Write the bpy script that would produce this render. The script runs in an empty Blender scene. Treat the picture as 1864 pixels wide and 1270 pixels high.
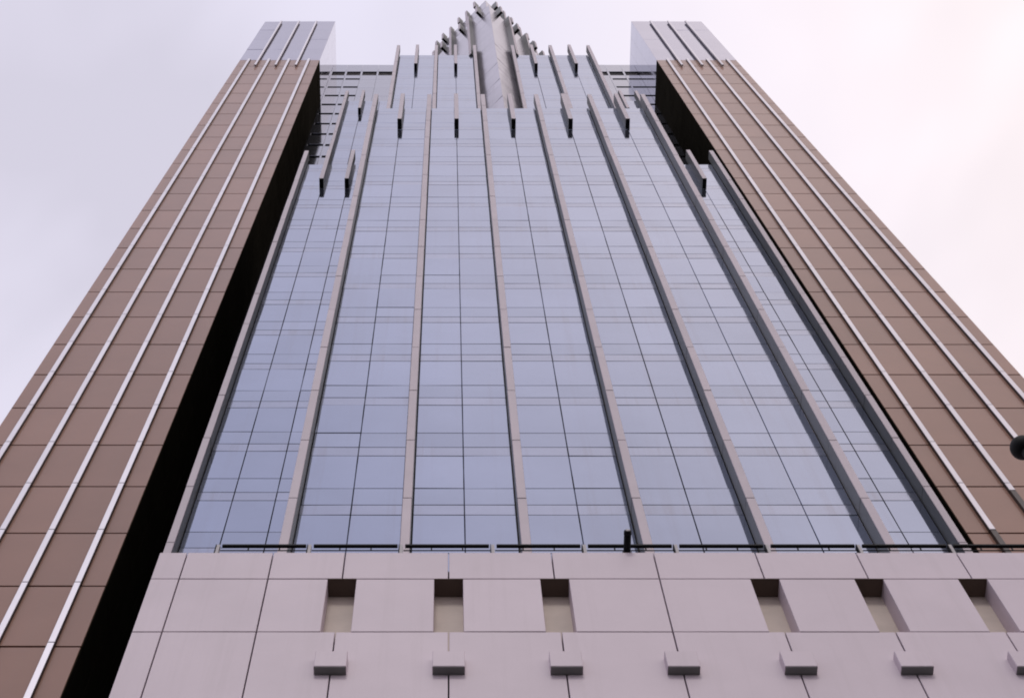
import bpy, math, random
from mathutils import Vector
random.seed(7)
scn = bpy.context.scene
COL = scn.collection

# ------------------------------------------------------------------ camera
F_PX, IMG_W, IMG_H = 3214.0, 1864.0, 1270.0
PITCH = math.radians(71.06)
CAM_H = 1.6
cam_d = bpy.data.cameras.new('camera'); cam = bpy.data.objects.new('camera', cam_d); COL.objects.link(cam)
cam.location = (0, 0, CAM_H)
cam.rotation_euler = (math.radians(90) + PITCH, 0, 0)
cam_d.sensor_width = 36.0
cam_d.lens = F_PX / IMG_W * 36.0
cam_d.shift_x = (932.0 - 816.6) / IMG_W
cam_d.clip_start = 0.1; cam_d.clip_end = 3000
scn.camera = cam

# ------------------------------------------------------------------ overcast sky
SUN_DIR = Vector((-0.06, -0.73, 0.68)).normalized()      # towards the sun
SUN_EL = math.asin(SUN_DIR.z); SUN_AZ = math.atan2(SUN_DIR.x, SUN_DIR.y)
w = bpy.data.worlds.new('World'); scn.world = w; w.use_nodes = True
nt = w.node_tree; nt.nodes.clear()
def N(t, kind, **kw):
    n = t.nodes.new(kind)
    for k, v in kw.items():
        if k == 'inp':
            for i, val in v.items(): n.inputs[i].default_value = val
        else: setattr(n, k, v)
    return n
out = N(nt, 'ShaderNodeOutputWorld')
sky = N(nt, 'ShaderNodeTexSky', sky_type='NISHITA', sun_disc=False, sun_elevation=SUN_EL, sun_rotation=SUN_AZ)
bg_sky = N(nt, 'ShaderNodeBackground', inp={'Strength': 0.10})
nt.links.new(sky.outputs[0], bg_sky.inputs[0])
tc = N(nt, 'ShaderNodeTexCoord')
nz = N(nt, 'ShaderNodeTexNoise', inp={'Scale': 4.6, 'Detail': 3.0, 'Roughness': 0.5, 'Distortion': 0.3})
cmap = N(nt, 'ShaderNodeMapping', inp={'Location': (3.7, 1.9, 5.3)})
nt.links.new(tc.outputs['Generated'], cmap.inputs[0]); nt.links.new(cmap.outputs[0], nz.inputs['Vector'])
dot = N(nt, 'ShaderNodeVectorMath', operation='DOT_PRODUCT'); dot.inputs[1].default_value = Vector((0.85, -0.20, 0.48)).normalized()   # thinner cloud towards the right
nt.links.new(tc.outputs['Generated'], dot.inputs[0])
glow = N(nt, 'ShaderNodeMapRange', inp={1: 0.40, 2: 0.74, 3: 0.0, 4: 1.0}); glow.clamp = True
glow.interpolation_type = 'SMOOTHSTEP'
nt.links.new(dot.outputs['Value'], glow.inputs[0])
ccol = N(nt, 'ShaderNodeMixRGB'); ccol.inputs[1].default_value = (0.79, 0.755, 0.89, 1); ccol.inputs[2].default_value = (1.08, 0.97, 0.985, 1)
nt.links.new(glow.outputs[0], ccol.inputs[0])
cl = N(nt, 'ShaderNodeMapRange', inp={1: 0.35, 2: 0.68, 3: 0.91, 4: 1.11})
nt.links.new(nz.outputs['Fac'], cl.inputs[0])
cmul = N(nt, 'ShaderNodeVectorMath', operation='SCALE')
nt.links.new(ccol.outputs[0], cmul.inputs[0]); nt.links.new(cl.outputs[0], cmul.inputs['Scale'])
bg_cl = N(nt, 'ShaderNodeBackground', inp={'Strength': 1.0})
nt.links.new(cmul.outputs[0], bg_cl.inputs[0])
mx = N(nt, 'ShaderNodeMixShader', inp={0: 0.93})
nt.links.new(bg_sky.outputs[0], mx.inputs[1]); nt.links.new(bg_cl.outputs[0], mx.inputs[2]); nt.links.new(mx.outputs[0], out.inputs[0])

sun_d = bpy.data.lights.new('sun', 'SUN'); sun_d.energy = 0.75; sun_d.angle = math.radians(12); sun_d.color = (1.0, 0.95, 0.9)
sun = bpy.data.objects.new('sun', sun_d); COL.objects.link(sun)
sun.rotation_euler = (-SUN_DIR).to_track_quat('-Z', 'Y').to_euler()

vs = scn.view_settings
vs.view_transform = 'Standard'; vs.look = 'None'; vs.exposure = 0.0; vs.gamma = 1.0; vs.use_curve_mapping = False
try:
    scn.render.filter_size = 1.9
    scn.cycles.filter_width = 1.9
except Exception: pass

# ------------------------------------------------------------------ materials
def mat(name, col, rough=0.5, metal=0.0, vary=0.0, noise=0.0, nscale=0.6, streak=0.0, streak_col=(0.2, 0.16, 0.14), bump=0.0, bump_scale=1.0, spec=0.5, grain=0.0, coat=0.0):
    m = bpy.data.materials.new(name); m.use_nodes = True
    t = m.node_tree; b = t.nodes['Principled BSDF']
    b.inputs['Roughness'].default_value = rough; b.inputs['Metallic'].default_value = metal
    b.inputs['Specular IOR Level'].default_value = spec
    b.inputs['Coat Weight'].default_value = coat; b.inputs['Coat Roughness'].default_value = 0.14
    rgb = N(t, 'ShaderNodeRGB'); rgb.outputs[0].default_value = (*col, 1); cur = rgb.outputs[0]
    geo = N(t, 'ShaderNodeNewGeometry')
    def scale(cur, fac):
        s = N(t, 'ShaderNodeVectorMath', operation='SCALE'); t.links.new(cur, s.inputs[0]); t.links.new(fac, s.inputs['Scale']); return s.outputs[0]
    if vary:
        oi = N(t, 'ShaderNodeObjectInfo')
        r = N(t, 'ShaderNodeMapRange', inp={1: 0, 2: 1, 3: 1 - vary, 4: 1 + vary}); t.links.new(oi.outputs['Random'], r.inputs[0]); cur = scale(cur, r.outputs[0])
    if noise:
        n = N(t, 'ShaderNodeTexNoise', inp={'Scale': nscale, 'Detail': 4.0, 'Roughness': 0.6}); t.links.new(geo.outputs['Position'], n.inputs['Vector'])
        r = N(t, 'ShaderNodeMapRange', inp={1: 0.3, 2: 0.7, 3: 1 - noise, 4: 1 + noise}); t.links.new(n.outputs['Fac'], r.inputs[0]); cur = scale(cur, r.outputs[0])
    if grain:
        n = N(t, 'ShaderNodeTexNoise', inp={'Scale': 26.0, 'Detail': 3.0}); t.links.new(geo.outputs['Position'], n.inputs['Vector'])
        r = N(t, 'ShaderNodeMapRange', inp={1: 0.3, 2: 0.7, 3: 1 - grain, 4: 1 + grain}); t.links.new(n.outputs['Fac'], r.inputs[0]); cur = scale(cur, r.outputs[0])
    if streak:
        mp = N(t, 'ShaderNodeMapping', inp={'Scale': (3.2, 3.2, 0.10)}); t.links.new(geo.outputs['Position'], mp.inputs[0])
        n = N(t, 'ShaderNodeTexNoise', inp={'Scale': 1.0, 'Detail': 5.0, 'Roughness': 0.65}); t.links.new(mp.outputs[0], n.inputs['Vector'])
        r = N(t, 'ShaderNodeMapRange', inp={1: 0.52, 2: 0.80, 3: 0.0, 4: streak}); r.clamp = True; t.links.new(n.outputs['Fac'], r.inputs[0])
        mixn = N(t, 'ShaderNodeMixRGB'); mixn.inputs[2].default_value = (*streak_col, 1)
        t.links.new(r.outputs[0], mixn.inputs[0]); t.links.new(cur, mixn.inputs[1]); cur = mixn.outputs[0]
    t.links.new(cur, b.inputs['Base Color'])
    if bump:
        n = N(t, 'ShaderNodeTexNoise', inp={'Scale': bump_scale, 'Detail': 2.0}); t.links.new(geo.outputs['Position'], n.inputs['Vector'])
        bm = N(t, 'ShaderNodeBump', inp={'Strength': bump, 'Distance': 0.05}); t.links.new(n.outputs['Fac'], bm.inputs['Height']); t.links.new(bm.outputs[0], b.inputs['Normal'])
    return m
M = {}
M['vision'] = mat('mirror_glass', (0.330, 0.372, 0.495), 0.06, 0.92, vary=0.05, noise=0.04, nscale=0.35, streak=0.16, streak_col=(0.25, 0.23, 0.26), bump=0.05, bump_scale=0.5)
M['spandrel'] = mat('spandrel_glass', (0.325, 0.366, 0.485), 0.09, 0.90, vary=0.05, noise=0.05, nscale=0.35, streak=0.20, streak_col=(0.25, 0.23, 0.26), bump=0.05, bump_scale=0.5)
M['band'] = mat('transom_glass', (0.34, 0.37, 0.478), 0.12, 0.88, vary=0.04, noise=0.06, nscale=0.5, streak=0.35, streak_col=(0.24, 0.21, 0.22))
M['rearglass'] = mat('rear_glass', (0.31, 0.32, 0.38), 0.08, 0.90, vary=0.05, noise=0.05)
M['cap'] = mat('cap_glass', (0.37, 0.355, 0.45), 0.07, 0.92, vary=0.03, noise=0.04)
M['spire'] = mat('spire_cladding', (0.38, 0.355, 0.41), 0.22, 0.80, vary=0.06, noise=0.08, nscale=0.8, streak=0.2)
M['back'] = mat('joint_black', (0.012, 0.012, 0.014), 0.8)
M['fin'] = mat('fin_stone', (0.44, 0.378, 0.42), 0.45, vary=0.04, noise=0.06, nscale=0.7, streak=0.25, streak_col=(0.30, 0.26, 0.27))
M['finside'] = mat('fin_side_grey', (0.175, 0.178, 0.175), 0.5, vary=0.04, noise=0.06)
M['brown'] = mat('brown_panel', (0.285, 0.155, 0.113), 0.5, vary=0.06, noise=0.06, nscale=0.3, streak=0.2, streak_col=(0.25, 0.17, 0.14), spec=0.12, grain=0.02, coat=0.45)
M['rail'] = mat('rail_metal', (0.57, 0.545, 0.59), 0.34, 0.85, vary=0.04, noise=0.04)
M['raildark'] = mat('rail_shade_reflection', (0.05, 0.035, 0.032), 0.5)  # dark reflection and flank shadow of the rails, put into the colour
M['dark'] = mat('gap_shade_dark', (0.028, 0.025, 0.019), 0.6, 0.0, noise=0.2, spec=0.0)  # shade of the deep gaps beside the towers, put into the colour
M['stone'] = mat('podium_stone', (0.555, 0.475, 0.525), 0.5, vary=0.025, noise=0.04, nscale=0.5, streak=0.25, streak_col=(0.40, 0.34, 0.36), grain=0.015)
M['recess'] = mat('recess_stone', (0.52, 0.44, 0.38), 0.6, noise=0.08, nscale=1.5)
M['black'] = mat('black_metal', (0.006, 0.006, 0.007), 0.6, spec=0.15)
M['soffitshade'] = mat('soffit_shade', (0.13, 0.10, 0.08), 0.7, noise=0.1, spec=0.1)  # shade at the top of the slot recess, painted as a dark soffit
M['post'] = mat('post_metal', (0.36, 0.34, 0.35), 0.55, 0.0, noise=0.1)
M['roof'] = mat('roof_grey', (0.30, 0.29, 0.29), 0.8, noise=0.1)
M['pave'] = mat('paving', (0.055, 0.052, 0.05), 0.8, noise=0.15, nscale=0.3)

# ------------------------------------------------------------------ mesh helpers
CACHE = {}
def box_data(x0, x1, y0, y1, z0, z1):
    v = [(x0,y0,z0),(x1,y0,z0),(x1,y1,z0),(x0,y1,z0),(x0,y0,z1),(x1,y0,z1),(x1,y1,z1),(x0,y1,z1)]
    f = [(0,3,2,1),(4,5,6,7),(0,1,5,4),(1,2,6,5),(2,3,7,6),(3,0,4,7)]
    return v, f
def panel_data(pw, ph, t, c):
    """panel in XZ, front face at y=-t/2 with a chamfer c"""
    a, b, h = pw/2, ph/2, t/2
    v = []
    for (y, s) in ((h, 0), (-h + c, 0), (-h, c)):
        v += [(-a+s, y, -b+s), (a-s, y, -b+s), (a-s, y, b-s), (-a+s, y, b-s)]
    f = [(0,3,2,1)[::-1], (8,9,10,11)]
    for k in (0, 4):
        for i in range(4):
            j = (i+1) % 4
            f.append((k+i, k+j, k+4+j, k+4+i))
    return v, f
def raw_mesh(name, v, f, m, smooth=False):
    me = bpy.data.meshes.new(name); me.from_pydata(v, [], f); me.update()
    if m: me.materials.append(M[m])
    if smooth:
        for p in me.polygons: p.use_smooth = True
    return me
def link(name, me, parent=None, loc=(0,0,0), rot=(0,0,0)):
    o = bpy.data.objects.new(name, me); COL.objects.link(o)
    o.location = loc; o.rotation_euler = rot
    if parent: o.parent = parent
    return o
def fix(v, f):
    return v, f
def panel_mesh(name, pw, ph, t, c, m, m2=None):
    k = (name, round(pw,3), round(ph,3), round(t,3), c, m, m2)
    if k not in CACHE:
        v, f = panel_data(pw, ph, t, c); me = raw_mesh(name, v, f, m)
        import bmesh
        bm = bmesh.new(); bm.from_mesh(me); bmesh.ops.recalc_face_normals(bm, faces=bm.faces); bm.to_mesh(me); bm.free()
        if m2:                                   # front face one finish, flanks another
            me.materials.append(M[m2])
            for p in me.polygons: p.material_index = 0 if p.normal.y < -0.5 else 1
        CACHE[k] = me
    return CACHE[k]
def box(name, x0, x1, y0, y1, z0, z1, m, parent=None):
    return link(name, raw_mesh(name, *box_data(x0,x1,y0,y1,z0,z1), m), parent)
class Joined:
    """many small pieces joined into one part"""
    def __init__(s): s.v = []; s.f = []
    def add(s, vf, loc=(0,0,0), rz=0.0):
        v, f = vf; n = len(s.v); c, d = math.cos(rz), math.sin(rz)
        s.v += [(x*c - y*d + loc[0], x*d + y*c + loc[1], z + loc[2]) for x, y, z in v]
        s.f += [tuple(i+n for i in q) for q in f]
    def build(s, name, m, parent):
        if not s.f: return None
        import bmesh
        me = raw_mesh(name, s.v, s.f, m)
        bm = bmesh.new(); bm.from_mesh(me); bmesh.ops.recalc_face_normals(bm, faces=bm.faces); bm.to_mesh(me); bm.free()
        o = link(name, me, parent); o['kind'] = 'stuff'; return o
def lathe(prof, n=20):
    v = []; f = []
    for r, z in prof:
        for i in range(n):
            a = 2*math.pi*i/n; v.append((r*math.cos(a), r*math.sin(a), z))
    for k in range(len(prof)-1):
        for i in range(n):
            j = (i+1) % n; f.append((k*n+i, k*n+j, (k+1)*n+j, (k+1)*n+i))
    f.append(tuple(range(n))[::-1]); f.append(tuple(range((len(prof)-1)*n, len(prof)*n)))
    return v, f
SP, CP = math.sin(PITCH), math.cos(PITCH)
def photo_px(x, y, z):
    h = z - CAM_H; d = y*CP + h*SP; up = h*CP - y*SP
    return 816.6 + F_PX*x/d, 635 - F_PX*up/d
def seen_size(x0, x1, y, z0, z1):
    ax, ay = photo_px(x0, y, z0); bx, by = photo_px(x1, y, z0); cx, cy = photo_px(x1, y, z1)
    inside = max(ax, bx, cx) > -20 and min(ax, bx, cx) < 1884 and max(ay, cy) > -20 and min(ay, cy) < 1290
    return (abs(bx-ax), abs(ay-cy)) if inside else (0, 0)

# ------------------------------------------------------------------ ground
g = box('ground', -400, 400, -400, 400, -0.5, 0.0, 'pave'); g['kind'] = 'structure'

# ------------------------------------------------------------------ layout
XC = 3.36                      # axis of symmetry of the skyscraper
ST = 4.0                       # storey height
HB = 41.78                     # a storey level above the camera
Z = lambda h: h + CAM_H
DG, DW, DU, DR, DT, DP = 18.87, 22.0, 26.2, 29.1, 25.54, 17.0
FD, FW = 0.50, 0.235           # fin depth and width
GAP = 0.022

root = bpy.data.objects.new('skyscraper', None); COL.objects.link(root)
root.location = (XC, DG, 0)
root['label'] = 'pinkish skyscraper with a finned mirror-glass front between two brown panelled towers, seen from below'
root['category'] = 'skyscraper'
def part(name, x0, x1, y0, y1, z0, z1, m, label=None):
    """a building mass: its dark core box, which carries its cladding pieces; origin at its base"""
    cx, cy = (x0+x1)/2, (y0+y1)/2
    o = link(name, raw_mesh(name, *box_data(x0-cx, x1-cx, y0-cy, y1-cy, 0, z1-z0), m), root)
    o.location = (cx - XC, cy - DG, z0)
    o['wx'], o['wy'], o['wz'] = cx, cy, z0
    if label: o['label'] = label
    return o
def child(name, me, par, x, y, z, rot=(0,0,0)):
    return link(name, me, par, (x - par['wx'], y - par['wy'], z - par['wz']), rot)

# panes are gathered, then the largest of each kind become single parts
PANES = []                     # (kind name, material, parent, x0, x1, yfront, z0, z1)
def pane(kind, m, par, x0, x1, y, z0, z1): PANES.append((kind, m, par, x0, x1, y, z0, z1))
def glass_field(par, xs, D, h_lo, h_hi, finx=()):
    """storeys of window, spandrel and transom panes between the joints xs"""
    k0 = math.floor((h_lo - HB)/ST); k1 = math.ceil((h_hi - HB)/ST)
    for k in range(k0, k1+1):
        b = HB + k*ST
        for (kind, m, a, c) in (('transom_pane','band',0.0,0.64), ('spandrel_pane','spandrel',0.64,1.72), ('window_pane','vision',1.72,4.0)):
            lo, hi = max(b+a, h_lo), min(b+c, h_hi)
            if hi - lo < 0.25: continue
            for x0, x1 in zip(xs[:-1], xs[1:]):
                e0 = FW/2 + 0.022 if any(abs(x0-q) < 0.01 for q in finx) else 0     # open shadow gap beside each fin
                e1 = FW/2 + 0.022 if any(abs(x1-q) < 0.01 for q in finx) else 0
                pane(kind, m, par, x0+e0, x1-e1, D, Z(lo), Z(hi))
def fin(par, x, D, h_lo, h_hi, wdt=FW, dep=FD, rz=0.0, m='fin', name='fin_section'):
    """a vertical fin in storey-high sections, back against the plane D"""
    lv = [h_lo] + [HB + k*ST for k in range(-20, 40) if h_lo + 1.0 < HB + k*ST < h_hi - 1.0] + [h_hi]
    for i, (a, b) in enumerate(zip(lv[:-1], lv[1:])):
        hh = b - a - 0.03
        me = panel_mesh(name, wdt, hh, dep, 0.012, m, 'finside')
        nx, ny = math.sin(rz), -math.cos(rz)
        o = child(name, me, par, x + nx*dep/2 + random.uniform(-.004, .004), D + ny*dep/2 + random.uniform(-.006, .006), Z((a+b)/2), (0, 0, rz))
def stub(par, x, D, h_lo, h_hi, rz=0.0, wdt=FW*0.95, dep=FD+0.04):
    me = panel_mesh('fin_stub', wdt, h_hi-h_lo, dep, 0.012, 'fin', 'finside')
    nx, ny = math.sin(rz), -math.cos(rz)
    o = child('fin_stub', me, par, x + nx*dep/2, D + ny*dep/2, Z((h_lo+h_hi)/2), (0, 0, rz))
    # black plate under the stub
    me2 = panel_mesh('fin_stub_foot', wdt-0.03, 0.05, dep-0.03, 0.005, 'black')
    child('fin_stub_foot', me2, par, x + nx*dep/2, D + ny*dep/2, Z(h_lo-0.027), (0, 0, rz))

# ---- front block: five bays, six fins
BAY = 2.948; W0 = 2.5*BAY; TOP = 95.4; FTOP = 97.0
main = part('glass_block', XC-W0+0.05, XC+W0-0.05, DG+0.10, 26.0, Z(34.0), Z(TOP-0.05), 'back', 'front glass block with six full-height fins, nearest the viewer')
xs = [XC - W0 + i*BAY/2 for i in range(11)]
glass_field(main, xs, DG, 34.1, TOP, xs[::2])
for i in range(6): fin(main, XC - W0 + i*BAY, DG+0.02, 34.1, FTOP)
for i in range(5): stub(main, XC - W0 + (i+.5)*BAY, DG+0.02, 90.1, FTOP)

# ---- side wings, set back
W1 = 11.28
for s in (-1, 1):
    a, b = sorted((XC + s*(W0-0.1), XC + s*W1))
    wing = part('side_wing', a, b, DW+0.10, 30.0, Z(34.0), Z(TOP-0.08), 'dark', 'set-back glass wing beside the front block, ' + ('left' if s < 0 else 'right'))
    xs = sorted(XC + s*q for q in (W1, 10.0, 8.68, W0-0.05))
    glass_field(wing, xs, DW, 34.1, TOP, [XC + s*W1])
    fin(wing, XC + s*W1, DW+0.02, 34.1, 96.8)
    for q in (10.0, 8.68): stub(wing, XC + s*q, DW+0.02, 90.0, 96.8)

# ---- core block above the front block, with the prow at its middle
B2 = 2.85; CT = 131.4
core = part('upper_block', XC-2.5*B2+0.05, XC+2.5*B2-0.05, DW+0.75, 29.5, Z(90.0), Z(CT-0.05), 'back', 'upper glass block behind the front block, below the spire')
for s in (-1, 1):
    xs = sorted(XC + s*B2*q for q in (0.5, 1.0, 1.5, 2.0, 2.5))
    glass_field(core, xs, DW, 90.2, CT, [XC + s*B2*q for q in (.5, 1.5, 2.5)])
    # dark backing behind each half
    a, b = sorted((XC + s*0.52*B2, XC + s*2.48*B2))
    child('backing', raw_mesh('backing', *box_data(a-XC, b-XC, 0, 0.6, 0, CT-90.3), 'back'), core, XC, DW+0.10, Z(90.2))
    for q in (0.5, 1.5, 2.5): fin(core, XC + s*B2*q, DW+0.02, 90.2, CT+1.7)
    for q in (1.0, 2.0): stub(core, XC + s*B2*q, DW+0.02, 124.9, CT+1.7)

# ---- upper wings
UT = 135.4
for s in (-1, 1):
    a, b = sorted((XC + s*6.9, XC + s*W1))
    uw = part('upper_wing', a, b, DU+0.10, 34.0, Z(90.0), Z(UT-0.05), 'dark', 'narrow upper glass wing next to the ' + ('left' if s < 0 else 'right') + ' tower')
    xs = sorted(XC + s*q for q in (W1, 10.0, 8.68, 7.0))
    glass_field(uw, xs, DU, 90.2, UT)
    fin(uw, XC + s*W1, DU+0.02, 94.0, UT+1.7)
    stub(uw, XC + s*10.0, DU+0.02, 130.1, UT+1.7)

# ---- rear wall between the towers, with slot vents
RT = 168.3
rear = part('rear_wall', XC-14.30, XC+14.30, DR+0.40, 40.0, 0.0, Z(RT-0.05), 'back', 'rear glass wall with dark slot vents between the towers')
cols = [14.33, 12.96, 11.50, 10.0, 8.55, 7.1, 5.6]
for s in (-1, 1):
    for ci, (q0, q1) in enumerate(zip(cols[:-1], cols[1:])):
        a, b = sorted((XC + s*q0, XC + s*q1))
        slots = ci < 2
        for k in range(0, 20):
            zs = 160.8 - 4*k
            if zs < 84: break
            hi = zs + 3.7 if k else 162.7
            lo = zs + (0.34 if slots else -0.30)
            top = (zs + 4 - (0.34 if slots else 0.30)) if k else 162.7
            pane('rear_panel', 'rearglass', rear, a, b, DR, Z(lo), Z(top))
            # a narrow pier closes each end of the slot
            if slots:
                pane('slot_pier', 'rearglass', rear, a, a+0.16, DR, Z(zs-0.335), Z(zs+0.335))
        pane('rear_panel', 'rearglass', rear, a, b, DR, Z(164.7), Z(RT))
        # louvre under the top band: mullion and two blades
        pane('mullion', 'rearglass', rear, a-0.06, a+0.12, DR, Z(162.72), Z(164.68))
        for zz in (163.2, 163.9):
            me = panel_mesh('louvre_blade', b-a-0.2, 0.10, 0.2, 0.01, 'post')
            child('louvre_blade', me, rear, (a+b)/2, DR+0.20, Z(zz))

# ---- spire: diamond plan, corner towards the street
def spire_tier(name, yr, half, z_lo, z_hi, fins, stubs, stub_lo, label):
    yc = yr + half
    v = [(0,-half,0),(half,0,0),(0,half,0),(-half,0,0)]
    V = [(x,y,0) for x,y,_ in v] + [(x,y,z_hi-z_lo) for x,y,_ in v]
    Fc = [(0,1,5,4),(1,2,6,5),(2,3,7,6),(3,0,4,7),(4,5,6,7),(3,2,1,0)]
    k = 0.10
    o = link(name, raw_mesh(name, [(x*(1-k/half), y*(1-k/half), z) for x,y,z in V], Fc, 'back'), root)
    o.location = (0, yc - DG, Z(z_lo)); o['wx'], o['wy'], o['wz'] = XC, yc, Z(z_lo); o['label'] = label
    edges = [0.0] + fins + ([half] if fins[-1] < half - 0.3 else [])
    nrow = max(1, int((z_hi - z_lo)/ST))
    lv = [z_hi - i*ST for i in range(nrow)] + [z_lo]
    for s in (-1, 1):
        rz = math.radians(45*s)
        for e0, e1 in zip(edges[:-1], edges[1:]):
            am = (e0+e1)/2; wdt = (e1-e0)*math.sqrt(2) - 0.03
            for t, b in zip(lv[:-1], lv[1:]):
                # small inclined cladding sheets
                me = panel_mesh('spire_panel', wdt, t-b-0.03, 0.06, 0.008, 'spire')
                nx, ny = math.sin(rz), -math.cos(rz)
                child('spire_panel', me, o, XC + s*am - nx*0.03, yr + am - ny*0.03, Z((t+b)/2), (random.uniform(-.004,.004), 0, rz + random.uniform(-.004,.004)))
        for a in fins:
            fin(o, XC + s*a, yr + a, z_lo, z_hi + 1.0, rz=rz, wdt=0.24, dep=0.46)
        for a in stubs:
            stub(o, XC + s*a, yr + a, stub_lo, z_hi + 1.0, rz=rz)
    return o
low = spire_tier('spire_shaft', 20.74, 4.6, 131.0, 149.0, [1.45, 2.90, 4.35], [0.68, 2.1, 3.6], 147.0, 'lower diamond-plan tier of the spire')
up = spire_tier('spire_top', 22.25, 4.4, 149.1, 162.8, [1.45, 2.90, 4.2], [0.68, 2.1, 3.55], 160.8, 'topmost diamond-plan tier of the spire')
# the prow: lower run of the same corner in front of the upper block
prow = part('prow', XC-0.5, XC+0.5, 22.3, 22.7, Z(91.0), Z(130.9), 'back', 'folded prow running down the middle of the upper block')
A = 1.38
hts = [131.0 - i*2.0 for i in range(21)]
for s in (-1, 1):
    rz = math.radians(45*s); nx, ny = math.sin(rz), -math.cos(rz)
    for t, b in zip(hts[:-1], hts[1:]):
        me = panel_mesh('prow_panel', A*math.sqrt(2) - 0.02, t-b-0.02, 0.06, 0.008, 'spire')
        child('prow_panel', me, prow, XC + s*A/2 - nx*0.03, 20.74 + A/2 - ny*0.03, Z((t+b)/2), (random.uniform(-.012,.012), 0, rz + random.uniform(-.012,.012)))

# ---- flanking towers
TI, TO = 14.33, 21.13; TT = 150.05; CAPT = 172.1
RAILS = [20.30, 18.61, 16.92, 15.23]
CRAILS = [19.46, 17.77, 16.08]
for s in (-1, 1):
    a, b = sorted((XC + s*TI, XC + s*TO))
    side = 'left' if s < 0 else 'right'
    tw = part('tower', a+0.06, b-0.06, DT+0.10, 42.0, 0.0, Z(TT-0.02), 'back', side + ' brown panelled tower with pale vertical rails')
    xs = sorted(XC + s*q for q in [TI] + RAILS + [TO])
    rest = Joined()
    for k in range(-12, 40):
        lo = 3.05 + 4*k; hi = min(lo + 4, TT)
        if lo < -1.5 or hi - lo < 0.3: continue
        for x0, x1 in zip(xs[:-1], xs[1:]):
            if hi > 42: pane('tower_panel', 'brown', tw, x0, x1, DT, Z(lo), Z(hi))
            else:
                v, f = panel_data(x1-x0-0.04, hi-lo-0.05, 0.08, 0.012); rest.add((v, f), ((x0+x1)/2 - tw['wx'], DT+0.04 - tw['wy'], Z((lo+hi)/2)))
    # inner side: panes darkened with the shade of the gap, outer side: brown
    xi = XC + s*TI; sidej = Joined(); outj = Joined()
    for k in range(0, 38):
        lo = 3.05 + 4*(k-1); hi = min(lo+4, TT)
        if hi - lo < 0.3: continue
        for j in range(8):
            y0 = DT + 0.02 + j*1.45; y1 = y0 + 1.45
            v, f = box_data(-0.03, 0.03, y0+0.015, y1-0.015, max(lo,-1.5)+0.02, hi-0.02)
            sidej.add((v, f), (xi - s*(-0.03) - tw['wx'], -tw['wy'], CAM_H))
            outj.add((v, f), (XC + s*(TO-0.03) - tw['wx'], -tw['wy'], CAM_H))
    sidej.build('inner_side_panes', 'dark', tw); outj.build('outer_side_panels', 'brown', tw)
    rest.build('lower_panels', 'brown', tw)
    # rails
    for qi, q in enumerate(RAILS):
        lv = [0.0] + [3.05 + 4*k for k in range(0, 37) if 3.05 + 4*k < TT - 1] + [TT]
        cut = {15.23: 55.0, 16.92: 58.4, 18.61: 61.8, 20.30: 65.2}[q] if s > 0 else -1  # below this height the dark reflection is painted on the rail
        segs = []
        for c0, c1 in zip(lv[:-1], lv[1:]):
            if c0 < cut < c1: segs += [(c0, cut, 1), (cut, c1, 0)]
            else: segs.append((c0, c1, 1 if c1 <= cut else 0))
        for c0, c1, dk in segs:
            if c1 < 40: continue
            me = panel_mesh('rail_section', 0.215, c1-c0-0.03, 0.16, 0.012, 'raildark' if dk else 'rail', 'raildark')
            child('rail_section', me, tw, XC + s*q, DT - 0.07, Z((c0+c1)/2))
    # mirror-glass cap
    cap = part('tower_cap', a+0.06, b-0.06, DT+0.10, 42.0, Z(TT), Z(CAPT-0.02), 'back', 'mirror-glass cap on the ' + side + ' tower')
    xs = sorted(XC + s*q for q in [TI] + CRAILS + [TO])
    nr = 4; dh = (CAPT - TT)/nr
    for r in range(nr):
        for x0, x1 in zip(xs[:-1], xs[1:]):
            pane('cap_pane', 'cap', cap, x0, x1, DT, Z(TT + r*dh), Z(TT + (r+1)*dh))
        for j in range(8):
            y0 = DT + 0.03 + j*1.45
            me = panel_mesh('cap_side_pane', 1.44, dh-0.012, 0.06, 0.004, 'cap')
            child('cap_side_pane', me, cap, xi + s*0.03, y0 + 0.725, Z(TT + (r+.5)*dh), (0, 0, math.radians(90)*(-s)))
    for q in CRAILS:
        me = panel_mesh('cap_rail', 0.16, CAPT-1.0-146.6, 0.14, 0.012, 'rail', 'post')
        child('cap_rail', me, cap, XC + s*q, DT - 0.16, Z((CAPT-1.0+146.6)/2))

# ---- podium
PJ = [-6.42, -5.80, -3.89, -2.29, 0.0, 2.28, 4.54, 6.80, 9.04, 11.27, 13.50, 15.75, 18.0, 20.25]
PTOP, R1, R2, R3 = 35.64, 34.33, 31.94, 28.9
TH = 0.46
pod = part('podium', PJ[0]+0.03, PJ[-1]-0.03, DP+TH+0.01, 25.0, 0.0, Z(34.0), 'dark', 'pale stone podium along the bottom, with slots and projecting blocks')  # core coloured dark so the stone flank keeps the gap black
JW = 0.028
def stone(name, x0, x1, h0, h1, jl=JW, jr=JW):
    me = panel_mesh(name, x1-x0-(jl+jr)/2, h1-h0-0.03, TH, 0.008, 'stone')
    child(name, me, pod, (x0+jl/2+x1-jr/2)/2, DP+TH/2 + random.uniform(0, .004), Z((h0+h1)/2), (random.uniform(-.0015,.0015), 0, random.uniform(-.0015,.0015)))
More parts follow.
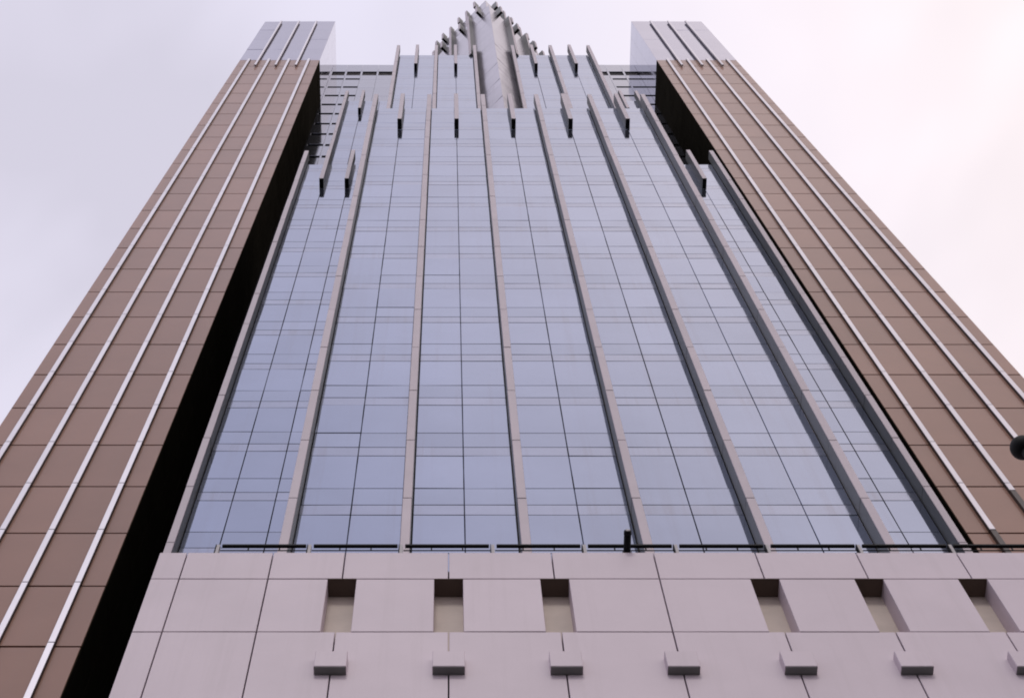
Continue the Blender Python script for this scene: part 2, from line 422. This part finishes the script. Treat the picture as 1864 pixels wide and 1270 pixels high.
# dark backing behind the joints and pale back of the slots
child('backing', raw_mesh('backing', *box_data(PJ[0]+0.05, PJ[-1]-0.05, 0, 0.008, 0, PTOP-0.03), 'back'), pod, 0, DP+TH+0.0005, CAM_H)
SLOTS = {-2.29, 0.0, 2.28, 6.80, 9.04, 11.27, 15.75, 18.0}
SW = 0.62
for x0, x1 in zip(PJ[:-1], PJ[1:]):
    stone('parapet_panel', x0, x1, R1, PTOP)
    a = x0 + (SW/2 if x0 in SLOTS else 0); b = x1 - (SW/2 if x1 in SLOTS else 0)
    stone('wall_panel', a, b, R2, R1, 0 if x0 in SLOTS else JW, 0 if x1 in SLOTS else JW)
    stone('wall_panel', x0, x1, R3, R2)
for x in SLOTS:
    me = panel_mesh('slot_back', SW+0.02, R1-R2+0.06, 0.02, 0.002, 'recess')
    child('slot_back', me, pod, x, DP+TH-0.018, Z((R1+R2)/2))
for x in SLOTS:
    me = panel_mesh('slot_soffit', SW-0.004, 0.02, TH-0.03, 0.002, 'soffitshade')
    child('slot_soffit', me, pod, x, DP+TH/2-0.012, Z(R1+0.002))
lowj = Joined()
for i in range(10):
    h1 = R3 - i*3.05; h0 = max(h1 - 3.05, -1.58)
    if h1 < -1: break
    for x0, x1 in zip(PJ[:-1], PJ[1:]):
        lowj.add(panel_data(x1-x0-JW, h1-h0-0.03, TH, 0.008), ((x0+x1)/2 - pod['wx'], DP+TH/2 - pod['wy'], Z((h0+h1)/2)))
lowj.build('lower_wall_panels', 'stone', pod)
for x in PJ[3:-1]:
    me = panel_mesh('projecting_block', 0.63, 0.60, 0.20, 0.012, 'stone')
    child('projecting_block', me, pod, x, DP-0.085, Z(30.50))
    me = panel_mesh('block_underside', 0.61, 0.012, 0.17, 0.002, 'finside')  # dark plate standing in for the shade under the block
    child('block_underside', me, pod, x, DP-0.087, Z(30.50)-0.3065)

# ------------------------------------------------------------------ panes become parts
PANES.sort(key=lambda p: -min(seen_size(p[3], p[4], p[5], p[6], p[7])))
count = {}; rest = {}
for kind, m, par, x0, x1, y, z0, z1 in PANES:
    sw, sh = seen_size(x0, x1, y, z0, z1)
    lim = 4.5 if kind in ('slot_pier', 'mullion') else 6.0
    big = kind == 'tower_panel'
    gx = 0.05 if kind == 'tower_panel' else 0.015 if kind == 'rear_panel' else 0.0 if kind in ('slot_pier','mullion') else 0.012 if kind == 'cap_pane' else GAP
    gz = 0.09 if kind == 'tower_panel' else 0.0 if kind in ('slot_pier','mullion') else 0.012 if kind == 'cap_pane' else 0.03 if kind == 'transom_pane' else 0.026
    th = 0.08
    if sw and (big or (min(sw, sh) > lim and count.get(kind, 0) < 300)):
        count[kind] = count.get(kind, 0) + 1
        tz = 0.0; rx = random.gauss(0, .003); rz = random.gauss(0, .003)
        if kind in ('tower_panel',): rx *= .4; rz *= .4
        extra = 0.0
        if kind == 'window_pane' and random.random() < 0.05: extra = 0.07; rx = 0.012
        me = panel_mesh(kind, x1-x0-gx, z1-z0-gz-extra, th, 0.008, m)
        child(kind, me, par, (x0+x1)/2, y+th/2, (z0+z1)/2 + extra/2, (rx, 0, rz))
    else:
        key = (par.name, m)
        if key not in rest: rest[key] = (par, m, Joined())
        rest[key][2].add(panel_data(x1-x0-gx, z1-z0-gz, th, 0.008), ((x0+x1)/2-par['wx'], y+th/2-par['wy'], (z0+z1)/2-par['wz']))
for (pn, m), (par, _, j) in rest.items():
    j.build({'vision':'small_window_panes','spandrel':'small_spandrel_panes','band':'small_transom_panes'}.get(m, 'small_panels'), m, par)

# ------------------------------------------------------------------ guard rail on the parapet
YR = DP + 0.22
gr = bpy.data.objects.new('guard_rail', None); COL.objects.link(gr); gr.location = (-5.21, YR, Z(PTOP) - 0.015)
gr['label'] = 'black guard rail on short posts along the top of the pale stone podium'; gr['category'] = 'railing'
SPC = 2.07; NPOST = 13
top_h = 0.76
pm = raw_mesh('post', *box_data(-0.035, 0.035, -0.05, 0.05, 0, top_h+0.02), 'post')
plate = raw_mesh('post_plate', *box_data(-0.06, -0.045, -0.06, 0.06, 0, top_h+0.02), 'black')
tr = panel_mesh('top_rail', SPC-0.17, 0.075, 0.07, 0.01, 'black')
lr = panel_mesh('lower_rod', SPC-0.10, 0.022, 0.022, 0.003, 'black')
hg = panel_mesh('hanger', 0.03, 0.17, 0.02, 0.003, 'black')
for i in range(NPOST):
    x = i*SPC
    link('post', pm, gr, (x, 0, 0)); link('post_plate', plate, gr, (x, 0, 0))
    if i < NPOST-1:
        link('top_rail', tr, gr, (x+SPC/2, -0.02, top_h))
        link('lower_rod', lr, gr, (x+SPC/2, 0.0, top_h-0.19))
        for q in (0.33, 0.67): link('hanger', hg, gr, (x+SPC*q, 0, top_h-0.115))

# ------------------------------------------------------------------ floodlight lying over the parapet
fl = bpy.data.objects.new('floodlight', None); COL.objects.link(fl); fl.location = (3.99, DP + 0.12, Z(PTOP) - 0.015)
fl['label'] = 'short black tube floodlight pointing out over the podium parapet beside a rail post'; fl['category'] = 'floodlight'
RX = (math.radians(90), 0, 0)
link('housing', raw_mesh('housing', *lathe([(0.082, -0.10), (0.082, 0.46)], 20), 'black', True), fl, (0, 0, 0.26), RX)
link('front_ring', raw_mesh('front_ring', *lathe([(0.088, 0.44), (0.088, 0.50), (0.080, 0.53), (0.060, 0.545)], 20), 'black', True), fl, (0, 0, 0.26), RX)
link('lens', raw_mesh('lens', *lathe([(0.058, 0.540), (0.045, 0.552), (0.01, 0.556)], 20), 'post', True), fl, (0, 0, 0.26), RX)
for sx in (-1, 1):
    link('bracket', raw_mesh('bracket', *box_data(-0.008, 0.008, -0.03, 0.03, 0, 0.26), 'black'), fl, (sx*0.094, 0, 0))

# ------------------------------------------------------------------ pole with a ball at the right edge
bx, by, bh = 5.17, 6.0, 14.75
fp = bpy.data.objects.new('ball_topped_pole', None); COL.objects.link(fp); fp.location = (bx, by, 0)
fp['label'] = 'black ball on top of a pole, cut off by the right edge of the picture'; fp['category'] = 'pole'
R = 0.113
prof = [(R*math.sin(math.pi*i/16) + 0.0008, -R*math.cos(math.pi*i/16)) for i in range(17)]
link('ball', raw_mesh('ball', *lathe(prof, 28), 'black', True), fp, (0, 0, Z(bh)))
link('pole', raw_mesh('pole', *lathe([(0.075, 0), (0.07, 4), (0.045, Z(bh)-R+0.01)], 20), 'black', True), fp)
link('base_plate', raw_mesh('base_plate', *lathe([(0.2, 0), (0.2, 0.04), (0.1, 0.07)], 20), 'black', False), fp)
print('OBJECTS', len(bpy.data.objects), count)
